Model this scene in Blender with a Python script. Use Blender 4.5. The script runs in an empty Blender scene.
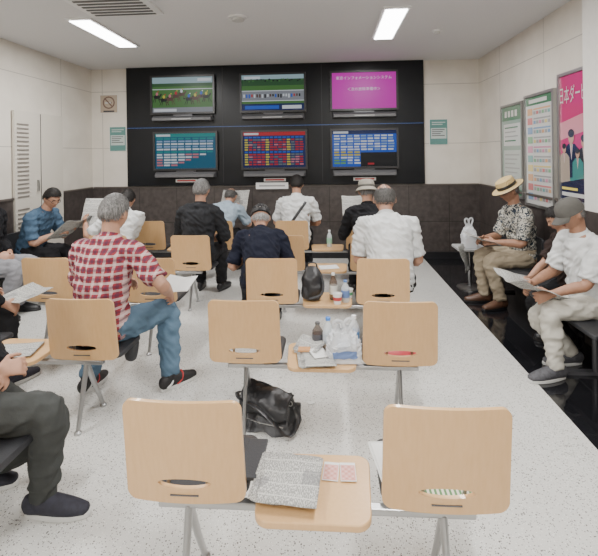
import bpy,bmesh,math,random
from mathutils import Vector as V, Matrix as MX, noise
random.seed(7)
SC=bpy.context.scene; C=SC.collection
rad=math.radians; PI=math.pi
# ---------------------------------------------------------------- camera
H=1.6; FPX=440.0; YAW=3.9; ROLL=-0.8; HY=154.5
cd=bpy.data.cameras.new('camera'); cam=bpy.data.objects.new('camera',cd); C.objects.link(cam); SC.camera=cam
cd.sensor_width=36; cd.lens=FPX/598*36; cd.shift_y=-(278-HY)/598; cd.clip_start=.05
RC=MX.Rotation(rad(YAW),3,'Z')@MX.Rotation(rad(90),3,'X')@MX.Rotation(rad(ROLL),3,'Z')
cam.matrix_world=MX.Translation((0,0,H))@RC.to_4x4()
def ray(px,py): return RC@V(((px-299)/FPX,-(py-HY)/FPX,-1))
def PY(px,py,y): d=ray(px,py); return V((0,0,H))+d*(y/d.y)
def PX(px,py,x): d=ray(px,py); return V((0,0,H))+d*(x/d.x)
def PZ(px,py,z): d=ray(px,py); return V((0,0,H))+d*((z-H)/d.z)
# ---------------------------------------------------------------- materials
MC={}
def pm(name,col,rough=.6,metal=0,var=0,vs=20,bump=0,bs=80,emit=0,coat=0,alpha=1,trans=0,spec=None):
    if name in MC: return MC[name]
    m=bpy.data.materials.new(name); m.use_nodes=True; nt=m.node_tree; b=nt.nodes['Principled BSDF']
    c=(*col,1); b.inputs['Base Color'].default_value=c; b.inputs['Roughness'].default_value=rough
    b.inputs['Metallic'].default_value=metal; b.inputs['Coat Weight'].default_value=coat
    b.inputs['Alpha'].default_value=alpha; b.inputs['Transmission Weight'].default_value=trans
    if spec is not None: b.inputs['Specular IOR Level'].default_value=spec
    tc=nt.nodes.new('ShaderNodeTexCoord')
    if var:
        n=nt.nodes.new('ShaderNodeTexNoise'); n.inputs['Scale'].default_value=vs; n.inputs['Detail'].default_value=5
        nt.links.new(tc.outputs['Object'],n.inputs['Vector'])
        r=nt.nodes.new('ShaderNodeValToRGB'); r.color_ramp.elements[0].position=.3; r.color_ramp.elements[1].position=.7
        r.color_ramp.elements[0].color=(*[max(0,k*(1-var)) for k in col],1); r.color_ramp.elements[1].color=(*[min(1,k*(1+var)) for k in col],1)
        nt.links.new(n.outputs['Fac'],r.inputs['Fac']); nt.links.new(r.outputs['Color'],b.inputs['Base Color'])
    if bump:
        n=nt.nodes.new('ShaderNodeTexNoise'); n.inputs['Scale'].default_value=bs; n.inputs['Detail'].default_value=4
        nt.links.new(tc.outputs['Object'],n.inputs['Vector'])
        q=nt.nodes.new('ShaderNodeBump'); q.inputs['Strength'].default_value=bump; q.inputs['Distance'].default_value=.01
        nt.links.new(n.outputs['Fac'],q.inputs['Height']); nt.links.new(q.outputs['Normal'],b.inputs['Normal'])
    if emit:
        b.inputs['Emission Color'].default_value=c; b.inputs['Emission Strength'].default_value=emit
    MC[name]=m; return m
class NB:
    def __init__(s,m): s.t=m.node_tree; s.b=s.t.nodes['Principled BSDF']
    def n(s,ty,**k):
        o=s.t.nodes.new('ShaderNode'+ty)
        for a,v in k.items(): setattr(o,a,v)
        return o
    def l(s,a,b): s.t.links.new(a,b)
    def math(s,op,a,b=None):
        o=s.n('Math',operation=op)
        for i,v in enumerate((a,b)):
            if v is None: continue
            if hasattr(v,'links'): s.l(v,o.inputs[i])
            else: o.inputs[i].default_value=v
        return o.outputs[0]
    def mix(s,f,a,b):
        o=s.n('Mix',data_type='RGBA')
        for i,v in ((0,f),(6,a),(7,b)):
            if hasattr(v,'links'): s.l(v,o.inputs[i])
            else: o.inputs[i].default_value=v if i==0 else (*v,1)
        return o.outputs[2]
    def xyz(s):
        tc=s.n('TexCoord'); q=s.n('SeparateXYZ'); s.l(tc.outputs['Object'],q.inputs[0]); return tc,q
def wood():
    m=pm('beech_veneer',(.56,.32,.15),.32,coat=.2); k=NB(m); tc,q=k.xyz()
    mp=k.n('Mapping'); mp.inputs['Scale'].default_value=(16,16,1.4); k.l(tc.outputs['Object'],mp.inputs[0])
    n=k.n('TexNoise'); n.inputs['Scale'].default_value=5; n.inputs['Detail'].default_value=5; k.l(mp.outputs[0],n.inputs['Vector'])
    r=k.n('ValToRGB'); r.color_ramp.elements[0].color=(.605,.365,.165,1); r.color_ramp.elements[1].color=(.665,.42,.205,1)
    r.color_ramp.elements[0].position=.2; r.color_ramp.elements[1].position=.8
    k.l(n.outputs['Fac'],r.inputs[0]); k.l(r.outputs[0],k.b.inputs['Base Color']); return m
def floor_mat():
    m=pm('speckled_floor',(.6,.6,.58),.30); k=NB(m); tc,q=k.xyz()
    def speck(sc,th,dens):
        v=k.n('TexVoronoi'); v.inputs['Scale'].default_value=sc; k.l(tc.outputs['Object'],v.inputs['Vector'])
        a=k.math('LESS_THAN',v.outputs['Distance'],th); s=k.n('SeparateXYZ'); k.l(v.outputs['Color'],s.inputs[0])
        return k.math('MULTIPLY',a,k.math('LESS_THAN',s.outputs[0],dens))
    n=k.n('TexNoise'); n.inputs['Scale'].default_value=170; k.l(tc.outputs['Object'],n.inputs['Vector'])
    base=k.mix(n.outputs['Fac'],(.56,.555,.525),(.73,.72,.69))
    c=k.mix(speck(125,.36,.32),base,(.19,.18,.165)); c=k.mix(speck(80,.30,.13),c,(.10,.09,.08)); c=k.mix(speck(130,.3,.3),c,(.85,.85,.82))
    k.l(c,k.b.inputs['Base Color']); return m
def panel_mat(name,c1,c2,axis,w,h,rough=.5,mort=(.3,.3,.3),ns=6,off=0):
    m=pm(name,c1,rough); k=NB(m); tc,q=k.xyz(); cb=k.n('CombineXYZ'); k.l(q.outputs[axis],cb.inputs[0]); k.l(k.math('ADD',q.outputs[2],off),cb.inputs[1])
    br=k.n('TexBrick',offset=0); br.inputs['Scale'].default_value=1; br.inputs['Brick Width'].default_value=w; br.inputs['Row Height'].default_value=h
    br.inputs['Mortar Size'].default_value=.005; k.l(cb.outputs[0],br.inputs['Vector'])
    n=k.n('TexNoise'); n.inputs['Scale'].default_value=ns; n.inputs['Detail'].default_value=8; k.l(tc.outputs['Object'],n.inputs['Vector'])
    r=k.n('ValToRGB'); r.color_ramp.elements[0].position=.35; r.color_ramp.elements[1].position=.68
    r.color_ramp.elements[0].color=(*c1,1); r.color_ramp.elements[1].color=(*c2,1); k.l(n.outputs['Fac'],r.inputs[0])
    k.l(k.mix(br.outputs['Fac'],r.outputs[0],mort),k.b.inputs['Base Color']); return m
def tile_floor():
    m=pm('black_polished_tile',(.01,.01,.012),.06,coat=.5); k=NB(m); tc,q=k.xyz()
    br=k.n('TexBrick',offset=0); br.inputs['Scale'].default_value=1; br.inputs['Brick Width'].default_value=.43; br.inputs['Row Height'].default_value=.43; br.inputs['Mortar Size'].default_value=.003
    k.l(tc.outputs['Object'],br.inputs['Vector']); k.l(k.mix(br.outputs['Fac'],(.011,.011,.013),(.035,.035,.036)),k.b.inputs['Base Color']); return m
def plaid():
    m=pm('red_plaid_cotton',(.4,.03,.04),.85,spec=.25); k=NB(m); tc,q=k.xyz(); c=(.27,.03,.04)
    prev=c
    for ax,f in ((0,19.),(2,19.)):
        fx=k.math('FRACT',k.math('ADD',k.math('MULTIPLY',q.outputs[ax],f),10.2))
        navy=k.math('MULTIPLY',k.math('LESS_THAN',fx,.28),.5); prev=k.mix(navy,prev,(.05,.03,.06))
        wl=k.math('MULTIPLY',k.math('LESS_THAN',k.math('ABSOLUTE',k.math('SUBTRACT',fx,.64)),.14),.54); prev=k.mix(wl,prev,(.64,.54,.52))
    k.l(prev,k.b.inputs['Base Color']); return m
def patt(n,sc,a,b,th=.5,dist=2.2):
    m=pm(n,a,.85,spec=.25); k=NB(m); tc,q=k.xyz()
    v=k.n('TexNoise'); v.inputs['Scale'].default_value=sc; v.inputs['Distortion'].default_value=dist; k.l(tc.outputs['Object'],v.inputs['Vector'])
    k.l(k.mix(k.math('GREATER_THAN',v.outputs['Fac'],th),a,b),k.b.inputs['Base Color']); return m
def straw():
    m=pm('straw_weave',(.62,.46,.22),.8); k=NB(m); tc,q=k.xyz()
    w=k.n('TexWave'); w.inputs['Scale'].default_value=60; k.l(tc.outputs['Object'],w.inputs['Vector'])
    k.l(k.mix(w.outputs['Fac'],(.46,.33,.13),(.66,.50,.25)),k.b.inputs['Base Color']); return m
def news():
    m=pm('newsprint',(.6,.59,.55),.85); k=NB(m); tc,q=k.xyz()
    mp=k.n('Mapping'); mp.inputs['Scale'].default_value=(330,90,1); k.l(tc.outputs['Object'],mp.inputs[0])
    ch=k.n('TexNoise'); ch.inputs['Scale'].default_value=1; ch.inputs['Detail'].default_value=3; k.l(mp.outputs[0],ch.inputs['Vector'])
    row=k.math('GREATER_THAN',k.math('FRACT',k.math('ADD',k.math('MULTIPLY',q.outputs[1],17),5)),.07)
    v=k.n('TexVoronoi',distance='CHEBYCHEV'); v.inputs['Scale'].default_value=11; k.l(tc.outputs['Object'],v.inputs['Vector'])
    s=k.n('SeparateXYZ'); k.l(v.outputs['Color'],s.inputs[0]); pic=k.math('MULTIPLY',k.math('LESS_THAN',s.outputs[0],.16),k.math('LESS_THAN',v.outputs['Distance'],.36))
    t=k.math('MULTIPLY',k.math('GREATER_THAN',ch.outputs['Fac'],.47),row)
    c=k.mix(k.math('MULTIPLY',t,.62),(.54,.535,.50),(.07,.07,.075)); k.l(k.mix(k.math('MULTIPLY',pic,.6),c,(.16,.16,.165)),k.b.inputs['Base Color']); return m
WOOD=wood(); FLOOR=floor_mat(); PLAID=plaid(); LEAF=patt('leaf_print_cotton',26,(.03,.04,.055),(.48,.46,.40)); STRAW=straw(); NEWS=news()
STEEL=pm('brushed_steel',(.42,.42,.42),.34,1); DKSTEEL=pm('dark_steel',(.12,.12,.13),.4,.6)
VINYL=pm('charcoal_vinyl',(.025,.026,.03),.5,bump=.15,bs=200); BLACKP=pm('black_plastic',(.015,.015,.017),.35)
WHITEP=pm('white_paper',(.72,.72,.70),.8); SKIN=pm('skin',(.43,.235,.155),.55,var=.1,vs=30); SKIN2=pm('skin_tanned',(.33,.17,.105),.55,var=.1,vs=30)
EYE=pm('eye_dark',(.02,.015,.012),.2); LIP=pm('lip',(.33,.13,.10),.5)
def hairm(n,c,v=.5):
    m=pm(n,c,.6,bump=.4,bs=160,spec=.3); k=NB(m); tc,q=k.xyz(); mp=k.n('Mapping'); mp.inputs['Scale'].default_value=(160,160,26); k.l(tc.outputs['Object'],mp.inputs[0])
    t=k.n('TexNoise'); t.inputs['Scale'].default_value=1; t.inputs['Detail'].default_value=3; k.l(mp.outputs[0],t.inputs['Vector']); r=k.n('ValToRGB'); r.color_ramp.elements[0].position=.35; r.color_ramp.elements[1].position=.65
    r.color_ramp.elements[0].color=(*[x*(1-v) for x in c],1); r.color_ramp.elements[1].color=(*[min(1,x*(1+v)) for x in c],1); k.l(t.outputs['Fac'],r.inputs[0]); k.l(r.outputs[0],k.b.inputs['Base Color']); return m
HGREY=hairm('hair_grey',(.17,.165,.16)); HBLK=hairm('hair_black',(.014,.012,.011),.4); HWHT=hairm('hair_light_grey',(.32,.315,.31)); HDG=hairm('hair_dark_grey',(.09,.086,.082))
def cloth(n,c,v=.12): return pm(n,c,.9,var=v,vs=9,bump=.3,bs=35,spec=.18)
# ---------------------------------------------------------------- mesh builder
def spl(pts,rads,sub=3):
    pts=[V(p) for p in pts]; rads=[tuple(r) if hasattr(r,'__len__') else (r,r) for r in rads]; P=[];R=[]
    n=len(pts)
    def cr(a,b,c,d,t): return .5*((2*b)+(c-a)*t+(2*a-5*b+4*c-d)*t*t+(3*b-a-3*c+d)*t**3)
    for i in range(n-1):
        i0=max(0,i-1); i3=min(n-1,i+2)
        for j in range(sub):
            t=j/sub; P.append(cr(pts[i0],pts[i],pts[i+1],pts[i3],t))
            R.append(tuple(max(.002,cr(rads[i0][k],rads[i][k],rads[i+1][k],rads[i3][k],t)) for k in (0,1)))
    P.append(pts[-1]); R.append(rads[-1]); return P,R
class MB:
    def __init__(s): s.v=[];s.f=[];s.m=[]
    def add(s,vs,fs,mi=0):
        o=len(s.v); s.v+=[V(p) for p in vs]; s.f+=[[i+o for i in f] for f in fs]; s.m+=[mi]*len(fs); return s
    def box(s,c,d,mi=0,R=None):
        vs=[V(((i&1)-.5,((i>>1)&1)-.5,(i>>2)-.5)) for i in range(8)]; vs=[V((p.x*d[0],p.y*d[1],p.z*d[2])) for p in vs]
        if R: vs=[R@p for p in vs]
        return s.add([p+V(c) for p in vs],[(0,2,3,1),(4,5,7,6),(0,1,5,4),(2,6,7,3),(0,4,6,2),(1,3,7,5)],mi)
    def tube(s,pts,rads,n=12,ref=None,mi=0,cap=1.0,sub=0):
        if not hasattr(rads,'__len__'): rads=[rads]*len(pts)
        if sub: pts,rads=spl(pts,rads,sub)
        pts=[V(p) for p in pts]; rads=[tuple(r) if hasattr(r,'__len__') else (r,r) for r in rads]; k=len(pts)
        T=[(pts[min(i+1,k-1)]-pts[max(i-1,0)]).normalized() for i in range(k)]
        r0=V(ref) if ref is not None else (V((0,0,1)) if abs(T[0].z)<.8 else V((1,0,0)))
        rings=[];side=r0
        for i in range(k):
            side=(r0 if ref is not None else side); side=(side-T[i]*side.dot(T[i]))
            side=side.normalized() if side.length>1e-5 else T[i].orthogonal().normalized()
            rings.append((pts[i],side,T[i].cross(side),rads[i]))
        def ends(i,sg):
            p,a,b,r=rings[i]; h=min(r)*cap; return [(p+T[i]*sg*h*math.sin(ph),a,b,(r[0]*math.cos(ph),r[1]*math.cos(ph))) for ph in (rad(30),rad(60))],p+T[i]*sg*h
        e0,p0=ends(0,-1); e1,p1=ends(-1,1); rings=e0[::-1]+rings+e1; vs=[p0]
        for p,a,b,r in rings:
            vs+=[p+a*r[0]*math.cos(2*PI*j/n)+b*r[1]*math.sin(2*PI*j/n) for j in range(n)]
        vs.append(p1); fs=[(0,1+(j+1)%n,1+j) for j in range(n)]
        for i in range(len(rings)-1):
            a=1+i*n
            fs+=[(a+j,a+(j+1)%n,a+n+(j+1)%n,a+n+j) for j in range(n)]
        L=len(vs)-1; a=1+(len(rings)-1)*n; fs+=[(a+j,a+(j+1)%n,L) for j in range(n)]
        return s.add(vs,fs,mi)
    def lathe(s,prof,n=24,c=(0,0,0),mi=0,M=None,sy=1):
        vs=[];fs=[];c=V(c)
        for r,z in prof: vs+=[V((r*math.cos(2*PI*j/n),sy*r*math.sin(2*PI*j/n),z)) for j in range(n)]
        for i in range(len(prof)-1):
            fs+=[(i*n+j,i*n+(j+1)%n,(i+1)*n+(j+1)%n,(i+1)*n+j) for j in range(n)]
        if prof[0][0]>1e-4: fs.append(list(range(n))[::-1])
        if prof[-1][0]>1e-4: fs.append([(len(prof)-1)*n+j for j in range(n)])
        if M: vs=[M@p for p in vs]
        return s.add([p+c for p in vs],fs,mi)
    def ell(s,c,r,n=16,m=10,R=None,mi=0):
        vs=[];fs=[]
        for i in range(m+1):
            t=PI*i/m
            for j in range(n):
                a=2*PI*j/n; p=V((r[0]*math.sin(t)*math.cos(a),r[1]*math.sin(t)*math.sin(a),r[2]*math.cos(t))); vs.append((R@p if R else p)+V(c))
        for i in range(m): fs+=[(i*n+j,i*n+(j+1)%n,(i+1)*n+(j+1)%n,(i+1)*n+j) for j in range(n)]
        return s.add(vs,fs,mi)
    def prism(s,poly,z0,z1,M=None,mi=0):
        n=len(poly); vs=[V((p[0],p[1],z0)) for p in poly]+[V((p[0],p[1],z1)) for p in poly]
        if M: vs=[M@p for p in vs]
        return s.add(vs,[list(range(n))[::-1],list(range(n,2*n))]+[(i,(i+1)%n,n+(i+1)%n,n+i) for i in range(n)],mi)
    def xf(s,M): s.v=[M@p for p in s.v]; return s
    def mesh(s,name,mats,smooth=True):
        me=bpy.data.meshes.new(name); me.from_pydata([tuple(p) for p in s.v],[],s.f)
        for m in mats: me.materials.append(m)
        me.polygons.foreach_set('material_index',s.m)
        b=bmesh.new(); b.from_mesh(me); bmesh.ops.remove_doubles(b,verts=b.verts,dist=1e-5); bmesh.ops.recalc_face_normals(b,faces=b.faces); b.to_mesh(me); b.free()
        if smooth:
            me.polygons.foreach_set('use_smooth',[True]*len(me.polygons)); 
            try: me.set_sharp_from_angle(angle=rad(40))
            except Exception: pass
        return me
def link(name,me,parent=None):
    o=bpy.data.objects.new(name,me); C.objects.link(o)
    if parent: o.parent=parent
    return o
def ob(name,mb,mats,parent=None,smooth=True,bev=0):
    if not isinstance(mats,(list,tuple)): mats=[mats]
    o=link(name,mb.mesh(name,mats,smooth),parent)
    if bev:
        q=o.modifiers.new('bevel','BEVEL'); q.width=bev; q.segments=2; q.limit_method='ANGLE'
    return o
def tag(o,label,cat,group=None):
    o['label']=label; o['category']=cat
    if group: o['group']=group
    return o
def root(name,loc,label,cat,group=None,rz=0):
    o=bpy.data.objects.new(name,None); C.objects.link(o); o.empty_display_size=.1; o.location=loc; o.rotation_euler=(0,0,rz); return tag(o,label,cat,group)
def struct(name,mb,mats,smooth=False,parent=None):
    o=ob(name,mb,mats,parent,smooth); 
    if not parent: o['kind']='structure'
    return o
def tree(o,parent=None):
    c=o.copy(); C.objects.link(c); c.parent=parent
    for ch in list(o.children): tree(ch,c)
    return c
def remesh(mb,mats,vox,it=3,wr=0,seed=0):
    me=mb.mesh('tmp',mats,False); o=link('tmp',me); r=o.modifiers.new('r','REMESH'); r.mode='VOXEL'; r.voxel_size=vox; r.use_smooth_shade=True
    q=o.modifiers.new('s','SMOOTH'); q.factor=.5; q.iterations=it
    dg=bpy.context.evaluated_depsgraph_get(); m2=bpy.data.meshes.new_from_object(o.evaluated_get(dg)); bpy.data.objects.remove(o); bpy.data.meshes.remove(me)
    if not m2.materials:
        for m in mats: m2.materials.append(m)
    if wr:
        co=[0.]*(3*len(m2.vertices)); m2.vertices.foreach_get('co',co); no=[v.normal.copy() for v in m2.vertices]
        for i,n in enumerate(no):
            x,y,z=co[3*i:3*i+3]; d=noise.noise((x*9+seed,y*9,z*22))*wr+(1-2*abs(noise.noise((x*13+seed,y*12,z*20+x*14))))*wr*.85-wr*.4
            co[3*i]+=n.x*d; co[3*i+1]+=n.y*d; co[3*i+2]+=n.z*d
        m2.vertices.foreach_set('co',co); m2.update()
    m2.polygons.foreach_set('use_smooth',[True]*len(m2.polygons)); return m2
def basis(o,r,u):
    r=V(r).normalized(); u=V(u).normalized(); n=r.cross(u); m=MX.Identity(4)
    for i in range(3): m[i][0]=r[i]; m[i][1]=u[i]; m[i][2]=n[i]; m[i][3]=o[i]
    return m
def flat(name,items,M,parent=None):
    mb=MB(); mats=[]
    for k,it in enumerate(items):
        kind,a,b,c,d,m=it[:6]; z=(it[6] if len(it)>6 else 0)*.0012+k*.00001
        if m not in mats: mats.append(m)
        if kind=='r': pl=[(a,b),(c,b),(c,d),(a,d)]
        elif kind=='e': pl=[(a+c*math.cos(2*PI*j/20),b+d*math.sin(2*PI*j/20)) for j in range(20)]
        elif kind=='p': pl=a
        mb.add([M@V((x,y,z)) for x,y in pl],[list(range(len(pl)))],mats.index(m))
    me=bpy.data.meshes.new(name); me.from_pydata([tuple(p) for p in mb.v],[],mb.f)
    for m in mats: me.materials.append(m)
    me.polygons.foreach_set('material_index',mb.m); return link(name,me,parent)
def text(name,s,size,mat,M,parent=None,align='CENTER'):
    cu=bpy.data.curves.new('t','FONT'); cu.body=s; cu.size=size; cu.align_x=align; cu.align_y='CENTER'; o=bpy.data.objects.new('t',cu); C.objects.link(o)
    dg=bpy.context.evaluated_depsgraph_get(); me=bpy.data.meshes.new_from_object(o.evaluated_get(dg)); bpy.data.objects.remove(o)
    me.transform(M); me.materials.clear(); me.materials.append(mat); return link(name,me,parent)
# ---------------------------------------------------------------- room
XL,XR,YB,YF,ZC=-3.78,2.27,6.8,-3.2,3.0; WZ=1.105; XS=1.41
struct('floor',MB().box(((XL+XS)/2,(YB+YF)/2,-.05),(XS-XL,YB-YF,.1)),FLOOR)
struct('floor',MB().box(((XR+XS)/2,(YB+YF)/2,-.05),(XR-XS,YB-YF,.1)),tile_floor())
struct('ceiling',MB().box(((XL+XR)/2,(YB+YF)/2,ZC+.05),(XR-XL,YB-YF,.1)),pm('white_ceiling_board',(.68,.68,.69),.9,var=.03,vs=60))
cr=((.62,.575,.505),(.69,.645,.575)); mo=(.40,.37,.33)
WX=panel_mat('cream_wall_panel_back',*cr,0,1.2,.9,.6,mo,3,.06); WY=panel_mat('cream_wall_panel_side',*cr,1,1.2,.9,.6,mo,3,.06)
dk=((.046,.038,.036),(.080,.067,.062)); mo2=(.02,.017,.016)
DX=panel_mat('dark_stone_back',*dk,0,.6,.56,.35,mo2,14,.0); DY=panel_mat('dark_stone_side',*dk,1,.6,.56,.35,mo2,14,.0)
struct('wall_back',MB().box(((XL+XR)/2,YB+.05,ZC/2),(XR-XL+.2,.1,ZC)),WX)
struct('wall_left',MB().box((XL-.05,(YB+YF)/2,ZC/2),(.1,YB-YF,ZC)),WY)
struct('wall_right',MB().box((XR+.05,(YB+YF)/2,ZC/2),(.1,YB-YF,ZC)),WY)
struct('wall_front',MB().box(((XL+XR)/2,YF-.05,ZC/2),(XR-XL+.2,.1,ZC)),WX)
struct('trim_1',MB().box(((XL+XR)/2,YB-.01,WZ/2),(XR-XL,.02,WZ)),DX)
struct('trim_2',MB().box((XL+.01,(YB+YF)/2,WZ/2),(.02,YB-YF-.05,WZ)),DY)
struct('trim_3',MB().box((XR-.01,(YB+YF)/2,WZ/2),(.02,YB-YF-.05,WZ)),DY)
RAIL=pm('rail_bronze',(.10,.085,.075),.4)
mb=MB().box(((XL+XR)/2,YB-.018,WZ+.012),(XR-XL-.06,.034,.024)).box((XL+.018,(YB+YF)/2,WZ+.012),(.034,YB-YF-.1,.024)).box((XR-.018,(YB+YF)/2,WZ+.012),(.034,YB-YF-.1,.024))
struct('trim_4',mb,RAIL)
p0,p1=2.12,3.82
struct('wall_pillar',MB().box(((p0+XR)/2,3.3,(ZC+WZ)/2),(XR-p0,1.04,ZC-WZ)),pm('white_painted_pillar',(.72,.70,.66),.6,var=.03))
struct('trim_5',MB().box(((p0+XR)/2-.006,3.3,WZ/2),(XR-p0+.012,1.052,WZ)),DY)
struct('baseboard_back',MB().box(((XL+XR)/2,YB-.026,.05),(XR-XL-.1,.012,.1)),BLACKP)
struct('baseboard_left',MB().box((XL+.026,2,.05),(.012,9,.1)),BLACKP)
a=PY(127,120,YB-.05).x; b=PY(424,120,YB-.05).x
o=struct('wall_screen_panel',MB().box(((a+b)/2,YB-.03,(WZ+.03+ZC)/2),(b-a,.06,ZC-WZ-.03)),pm('black_lacquer_panel',(.006,.007,.009),.3,var=.2,vs=2,spec=.3))
struct('trim_6',MB().box(((a+b)/2,YB-.064,2.05),(b-a-.02,.008,.010)),pm('blue_accent_strip',(.02,.06,.20),.3,emit=.1))
for k in range(1,3):
    x=a+(b-a)*k/3
    struct('trim_%d'%(6+k),MB().box((x,YB-.0615,(WZ+.05+ZC)/2),(.006,.003,ZC-WZ-.1)),pm('panel_seam',(.03,.03,.034),.5))
YD0,YD1=5.0,5.95
dr=struct('door_1',MB().box((XL+.03,(YD0+YD1)/2,1.12),(.03,YD1-YD0,2.12)),pm('cream_enamel',(.60,.56,.49),.45))
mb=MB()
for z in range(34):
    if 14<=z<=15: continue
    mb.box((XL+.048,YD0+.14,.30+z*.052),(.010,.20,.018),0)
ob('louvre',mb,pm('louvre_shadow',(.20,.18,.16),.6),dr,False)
ob('door_gap',MB().box((XL+.047,(YD0+YD1)/2+.0,1.12),(.004,.008,2.1)),BLACKP,dr,False)
ob('door_handle',MB().box((XL+.06,YD0+.40,1.25),(.02,.02,.14)),STEEL,dr,False)
# ---------------------------------------------------------------- ceiling fittings
LMAT=pm('lit_diffuser',(1,1,1),.5,emit=14); FR=pm('fixture_white',(.75,.75,.75),.4)
lab={(0,0):'long lit ceiling light above the left benches',(1,0):'long lit ceiling light above the right half near the magenta screen'}
for i,x in enumerate((-2.50,.67)):
    for j,y in enumerate((4.83,2.15,-.4,-2.2)):
        r=root('ceiling_light',(x,y,ZC),lab.get((i,j),'long lit ceiling light %s block, %s'%(('over the left','over the middle')[i],('','above the nearer rows','overhead by the camera','at the rear of the room')[j])),'light','recessed ceiling lights')
        ob('frame',MB().box((0,0,-.008),(.27,1.16,.016)),FR,r,False); ob('diffuser',MB().box((0,0,-.018),(.21,1.08,.01)),LMAT,r,False)
        ld=bpy.data.lights.new('lamp','AREA'); ld.shape='RECTANGLE'; ld.size=.22; ld.size_y=1.1; ld.energy=60 if j<3 else 36; ld.color=(1,.985,.96)
        lo=bpy.data.objects.new('tube_lamp',ld); C.objects.link(lo); lo.parent=r; lo.location=(0,0,-.03)
r=root('ceiling_air_vent',(-1.94,3.78,ZC),'square air conditioning grille in the ceiling top left','vent')
ob('frame',MB().box((0,0,-.012),(.72,.80,.024)),FR,r,False)
mb=MB()
for k in range(10): mb.box((0,-.34+k*.076,-.027),(.60,.03,.006))
ob('grille',mb,pm('vent_dark',(.09,.09,.09),.6),r,False)
r=root('ceiling_air_vent',(1.62,3.95,ZC),'small slotted vent in the ceiling near the right wall','vent')
ob('frame',MB().box((0,0,-.01),(.32,.32,.02)),FR,r,False); mb=MB()
for k in range(5): mb.box((0,-.12+k*.06,-.022),(.26,.022,.005))
ob('grille',mb,MC['vent_dark'],r,False)
for (px,py,la) in ((238,17,'round smoke detector on the ceiling between the two lights'),(437,30,'small round ceiling sprinkler right of the right light')):
    p=PZ(px,py,ZC); r=root('smoke_detector' if px<300 else 'ceiling_sprinkler',(p.x,p.y,ZC),la,'smoke detector' if px<300 else 'sprinkler')
    s=1 if px<300 else .5
    ob('base',MB().lathe([(.10*s,0),(.10*s,-.018),(.07*s,-.02)]),FR,r); ob('sensor',MB().lathe([(.065*s,-.018),(.06*s,-.04),(.02*s,-.048)]),pm('detector_grey',(.5,.5,.48),.5),r)
# ---------------------------------------------------------------- monitors
def em(n,c,e=.6):
    m=pm('screen_'+n,c,.35,emit=e,spec=.2); m.node_tree.nodes['Principled BSDF'].inputs['Base Color'].default_value=(.004,.004,.004,1); return m
E=dict(sky=em('pale',(.36,.52,.58)),grn=em('turf',(.07,.20,.05)),dark=em('dark',(.006,.008,.012),.5),brn=em('brown',(.10,.045,.035)),wht=em('white',(.75,.8,.86)),
 blue=em('blue',(.015,.11,.62)),cyan=em('cyan',(.05,.36,.55)),mag=em('magenta',(.52,.010,.38),.9),navy=em('navy',(.003,.018,.11)),teal=em('teal',(.01,.28,.28)),
 red=em('red',(.52,.02,.035)),pink=em('pink',(.6,.2,.24)),yel=em('yellow',(.65,.55,.06)),gry=em('grey',(.14,.17,.20)),lg=em('light_green',(.16,.40,.10)),lav=em('lavender',(.26,.28,.32)),pal=em('pale_blue',(.28,.42,.66)),mpk=em('caption_pink',(.85,.70,.84),.8),tbl=em('teal_blue',(.008,.12,.22)),dgr=em('deep_green',(.03,.10,.04)))
SW,SH=.96,.545
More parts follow.
